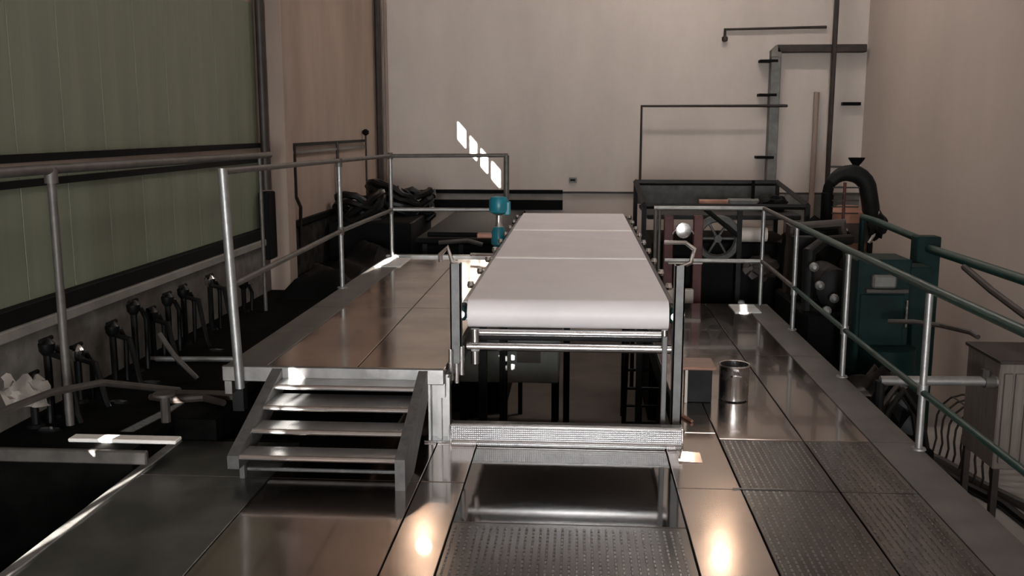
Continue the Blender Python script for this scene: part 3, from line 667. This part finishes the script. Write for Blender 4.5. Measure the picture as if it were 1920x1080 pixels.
MB().box(1.18, 1.62, 12.44, 12.50, .36, .41, .006).build('cross_shelf', M_CREAM, fm)
MB().lathe([(.05, -.06), (.10, -.05), (.10, .02), (.04, .05)], (1.36, 12.46, .80), 16, 'Y').build('gauge', M_STEEL, fm)
MB().tube(arc((1.36, 12.45, .70), .14, 20, 160, 10), .018, 8).build('bent_pipe', M_STEELBRIGHT, fm)
MB().lathe([(.23, -.05), (.29, -.05), (.31, 0), (.29, .05), (.23, .05), (.21, 0)], (1.82, 12.6, .68), 28, 'Y', True).build('wheel', M_PANELDK, fm)
MB().lathe([(.05, -.07), (.05, .07)], (1.82, 12.6, .68), 14, 'Y').build('wheel_hub', M_PANELDK, fm)
for a in range(0, 180, 60):
    ca, sa = .25 * math.cos(math.radians(a)), .25 * math.sin(math.radians(a))
    MB().tube([(1.82 - ca, 12.6, .68 - sa), (1.82 + ca, 12.6, .68 + sa)], .018, 6).build('spoke', M_PANELDK, fm)
MB().box(2.06, 2.12, 12.52, 12.58, ZF, 1.05).build('frame_post', M_DARKM, fm)
MB().lathe([(.09, 0), (.10, .02), (.10, .36), (.09, .40)], (2.08, 12.75, .72), 20, 'X').build('cylinder', M_CREAM, fm)
MB().box(1.0, 2.9, 12.9, 14.4, ZF, .60, .02).build('body', M_BLACK, fm)
MB().box(1.1, 1.5, 12.3, 12.42, ZF, .05, .01).build('front_cover', M_CREAM, fm)
MB().blob((2.4, 12.62, .30), (.22, .12, .16), 5, .2).build('pipe_cluster', M_DARKB, fm)

# ------------------------------------------------------------------ tall blower with bent duct by the right rear
bl = thing('blower_tank', 'copper coloured tank with a thick dark bent duct near the right rear corner', 'tank', (3.85, 14, ZF))
MB().lathe([(.0, .10), (.18, .12), (.33, .25), (.36, .45), (.36, .60), (.30, .80), (.14, .88), (.0, .89)], (3.87, 14.1, .12), 26).build('vessel', M_ORANGE, bl)
MB().lathe([(.365, 0), (.375, .02), (.375, .26), (.365, .28)], (3.87, 14.1, .50), 26).build('dark_band', M_DARKB, bl)
MB().box(3.60, 3.78, 13.68, 13.76, .42, .72, .02).build('pale_cover', M_CREAM, bl)
duct = [(3.50, 13.8, -.2), (3.50, 13.8, 1.2)] + arc((3.78, 13.8, 1.2), .28, 180, 20, 10) + [(4.12, 13.85, 1.0), (4.16, 13.9, .75)]
MB().tube(duct[:2] + duct[2:5], .075, 12).build('duct_riser', M_BLACK, bl)
MB().tube(duct[4:], [min(.12, .08 + .01 * q) for q in range(len(duct[4:]))], 14).build('duct_bend', M_DARKM, bl)
MB().tube([(3.72, 13.75, 1.35), (3.72, 13.75, .2)], .022, 8).build('side_pipe', M_RED, bl)
for i in range(5): MB().tube([(3.55, 13.74, 1.28 - i * .09), (3.92, 13.74, 1.28 - i * .09)], .010, 6).build('guard_rung', M_DARKB, bl)
MB().lathe([(.02, 0), (.03, .06), (.11, .17), (.115, .19)], (3.90, 13.9, 1.50), 16).build('funnel', M_BLACK, bl)
MB().tube([(3.55, 13.9, 1.56), (3.9, 13.9, 1.56)], .015, 6).build('arm', M_DARKB, bl)
MB().blob((4.20, 13.85, .75), (.14, .14, .2), 2, .2).build('valve_cluster', M_DARKM, bl)
MB().tube([(4.1, 13.8, .5), (4.25, 13.8, .75), (4.2, 13.8, .95)], .03, 8).build('bright_pipe', M_STEEL, bl)
for x, y in ((3.6, 13.85), (4.14, 13.85), (3.6, 14.35), (4.14, 14.35)): MB().tube([(x, y, ZF), (x, y, .5)], .04, 8).build('leg', M_DARKM, bl)
MB().box(3.4, 4.35, 13.6, 14.5, .04, .12, .01).build('platform', M_DARKM, bl)
MB().blob((3.95, 13.55, .18), (.5, .25, .2), 8, .2).build('base_pipes', M_DARKB, bl)

# ------------------------------------------------------------------ green control cabinet and dark plant beside the right deck
cb = thing('green_cabinet', 'dark green steel cabinet behind the right railing', 'cabinet', (2.97, 9.6, ZF))
MB().box(2.72, 3.24, 9.45, 9.95, -.30, .84, .015).build('body', M_GRND, cb)
MB().box(2.76, 3.18, 9.43, 9.45, -.05, .50, .006).build('door', M_GRND, cb)
MB().box(3.19, 3.21, 9.40, 9.45, .18, .45, .004).build('door_handle', M_STEEL, cb)
MB().box(2.80, 3.2, 9.38, 9.46, .52, .56, .006).build('shelf', M_HOSE, cb)
MB().box(2.85, 3.08, 9.36, 9.45, .57, .70, .02).build('switch_box', M_GREYM, cb)
MB().lathe([(.02, 0), (.2, .05), (.26, .20), (.26, .42)], (3.02, 9.35, -.42), 20).build('green_sump', M_GRND, cb)
MB().box(2.74, 3.22, 9.5, 9.9, ZF, -.30).build('stand', M_BLACK, cb)
MB().box(3.24, 3.48, 9.6, 9.9, .2, .75, .01).build('side_housing', M_GRND, cb)
pp = thing('dark_plant', 'black pump skid with pipework between the right deck and the green cabinet', 'pump', (2.9, 11.2, ZF))
MB().box(2.50, 3.45, 10.5, 12.2, ZF, .10, .03).build('skid', M_BLACK, pp)
MB().lathe([(.14, -.4), (.22, -.36), (.22, .35), (.12, .40)], (2.85, 11.0, .35), 20, 'Y').build('motor', M_DARKM, pp)
MB().tube([(2.55, 10.7, .1), (2.55, 10.7, .75), (2.75, 10.9, .85), (3.1, 11.1, .85)], .06, 10).build('pipe', M_DARKM, pp)
MB().tube([(2.6, 11.9, .1), (2.6, 11.9, .9), (3.2, 11.9, .95), (3.3, 11.9, .1)], .07, 10).build('pipe', M_DARKB, pp)
MB().box(2.52, 2.75, 11.3, 11.5, .10, .85, .01).build('column', M_DARKM, pp)
for x, y, z in ((2.62, 10.45, .42), (2.78, 10.45, .28), (2.55, 10.45, .62), (2.7, 10.42, .15)):
    MB().lathe([(.02, -.04), (.05, -.02), (.05, .02), (.02, .04)], (x, y, z), 10, 'Y').build('pipe_cap', M_GALV, pp)
MB().blob((2.9, 12.0, .6), (.4, .25, .35), 4, .25).build('hose_bundle', M_BLACK, pp)
lp_ = thing('lower_pump', 'black low pump with ragged hoses under the right deck edge', 'pump', (2.8, 8.4, ZF))
MB().box(2.45, 3.0, 7.9, 9.0, ZF, -.55, .03).build('base', M_BLACK, lp_)
MB().blob((2.72, 8.5, -.35), (.28, .38, .28), 6, .22).build('casing', M_RUBBER, lp_)
for i in range(6):
    y = 7.95 + i * .16
    MB().tube([(2.55, y, -.6), (2.62, y + .03, -.25), (2.75, y + .08, -.08), (2.9, y + .05, -.3), (2.95, y, -.6)], .03, 8).build('hose', M_DARKB if i % 2 else M_RUBBER, lp_)
bc = thing('brown_cabinet', 'brown grey slatted cabinet at the right edge by the right wall', 'cabinet', (3.6, 7.8, ZF))
MB().box(3.36, 4.1, 7.65, 8.3, -.62, .26, .01).build('body', M_BROWNCAB, bc)
for i in range(8): MB().box(3.39 + i * .085, 3.455 + i * .085, 7.625, 7.65, -.56, .18, .004).build('slat', M_BROWNCAB, bc)
MB().box(3.34, 4.12, 7.62, 8.32, .26, .29, .006).build('top', M_DARKB, bc)
for x, y in ((3.4, 7.69), (4.06, 7.69), (3.4, 8.26), (4.06, 8.26)): MB().box(x - .025, x + .025, y - .025, y + .025, ZF, -.62).build('leg', M_DARKB, bc)
sp_ = thing('silver_pipe', 'silver horizontal pipe with elbow joining the brown cabinet', 'pipe', (3.0, 7.6, .1))
MB().tube([(2.45, 7.7, .09), (3.22, 7.7, .10), (3.36, 7.7, .10)], .04, 14).build('run', M_GALV, sp_)
MB().lathe([(.055, -.04), (.055, .04)], (3.30, 7.7, .10), 14, 'X').build('collar', M_GALVDARK, sp_)
MB().tube([(3.27, 7.7, .10), (3.27, 7.7, .20)], .04, 10).build('branch', M_HOSE, sp_)
MB().tube([(2.45, 7.7, .09), (2.45, 7.7, ZF)], .04, 10).build('drop_leg', M_DARKM, sp_)
# hoses
hz = [((3.3, 9.2, .72), (3.45, 8.3, .66), (3.5, 7.6, .60), (3.52, 7.25, .42), (3.5, 7.2, .29)), ]
MB().tube([(2.9, 9.0, .32), (3.1, 8.9, .34), (3.3, 8.8, .33), (3.45, 8.5, .33), (3.46, 8.36, .32)], .022, 8).build('sagging_hose', M_DARKB, label='thin brown hose sagging from the green cabinet to the brown cabinet', cat='hose')
MB().tube([(3.55, 9.0, .84), (3.56, 8.4, .72), (3.58, 7.8, .62), (3.6, 7.3, .55), (3.6, 6.8, .80)], .03, 8).build('slung_hose', M_DARKB, label='brown hose slung under the green hand rail at the right', cat='hose')
for i, (o_, lab) in enumerate(((0, 'black hose on the concrete floor right of the deck, nearest the deck'), (.22, 'brown hose on the concrete floor right of the deck, nearest the wall'))):
    pts = [(3.55 + o_, 12.6, ZF + .05), (3.95 + o_, 12.0, ZF + .05), (4.25 + o_ * .8, 11.3, ZF + .05), (4.35 + o_, 10.6, ZF + .05), (4.55 + o_, 10.0, ZF + .05), (4.6 + o_, 9.0, ZF + .05)]
    MB().tube(pts, .055, 8).build('floor_hose', (M_RUBBER, M_HOSE)[i], label=lab, cat='hose')
nb = thing('netting_roll', 'loose roll of dark wire netting against the right wall', 'netting', (4.9, 11, ZF))
for i in range(9):
    y = 10.2 + i * .2
    MB().tube([(4.45, y, ZF + .03)] + [(4.8 + .35 * math.cos(math.radians(a)), y + .03 * math.sin(a), ZF + .35 + .42 * math.sin(math.radians(a))) for a in range(200, -21, -20)], .014, 6).build('hoop', M_DARKB, nb)
for a in range(20, 180, 32):
    MB().tube([(4.8 + .35 * math.cos(math.radians(a)), 10.2, ZF + .35 + .42 * math.sin(math.radians(a))), (4.8 + .35 * math.cos(math.radians(a)), 11.8, ZF + .35 + .42 * math.sin(math.radians(a)))], .010, 6).build('wire', M_DARKB, nb)
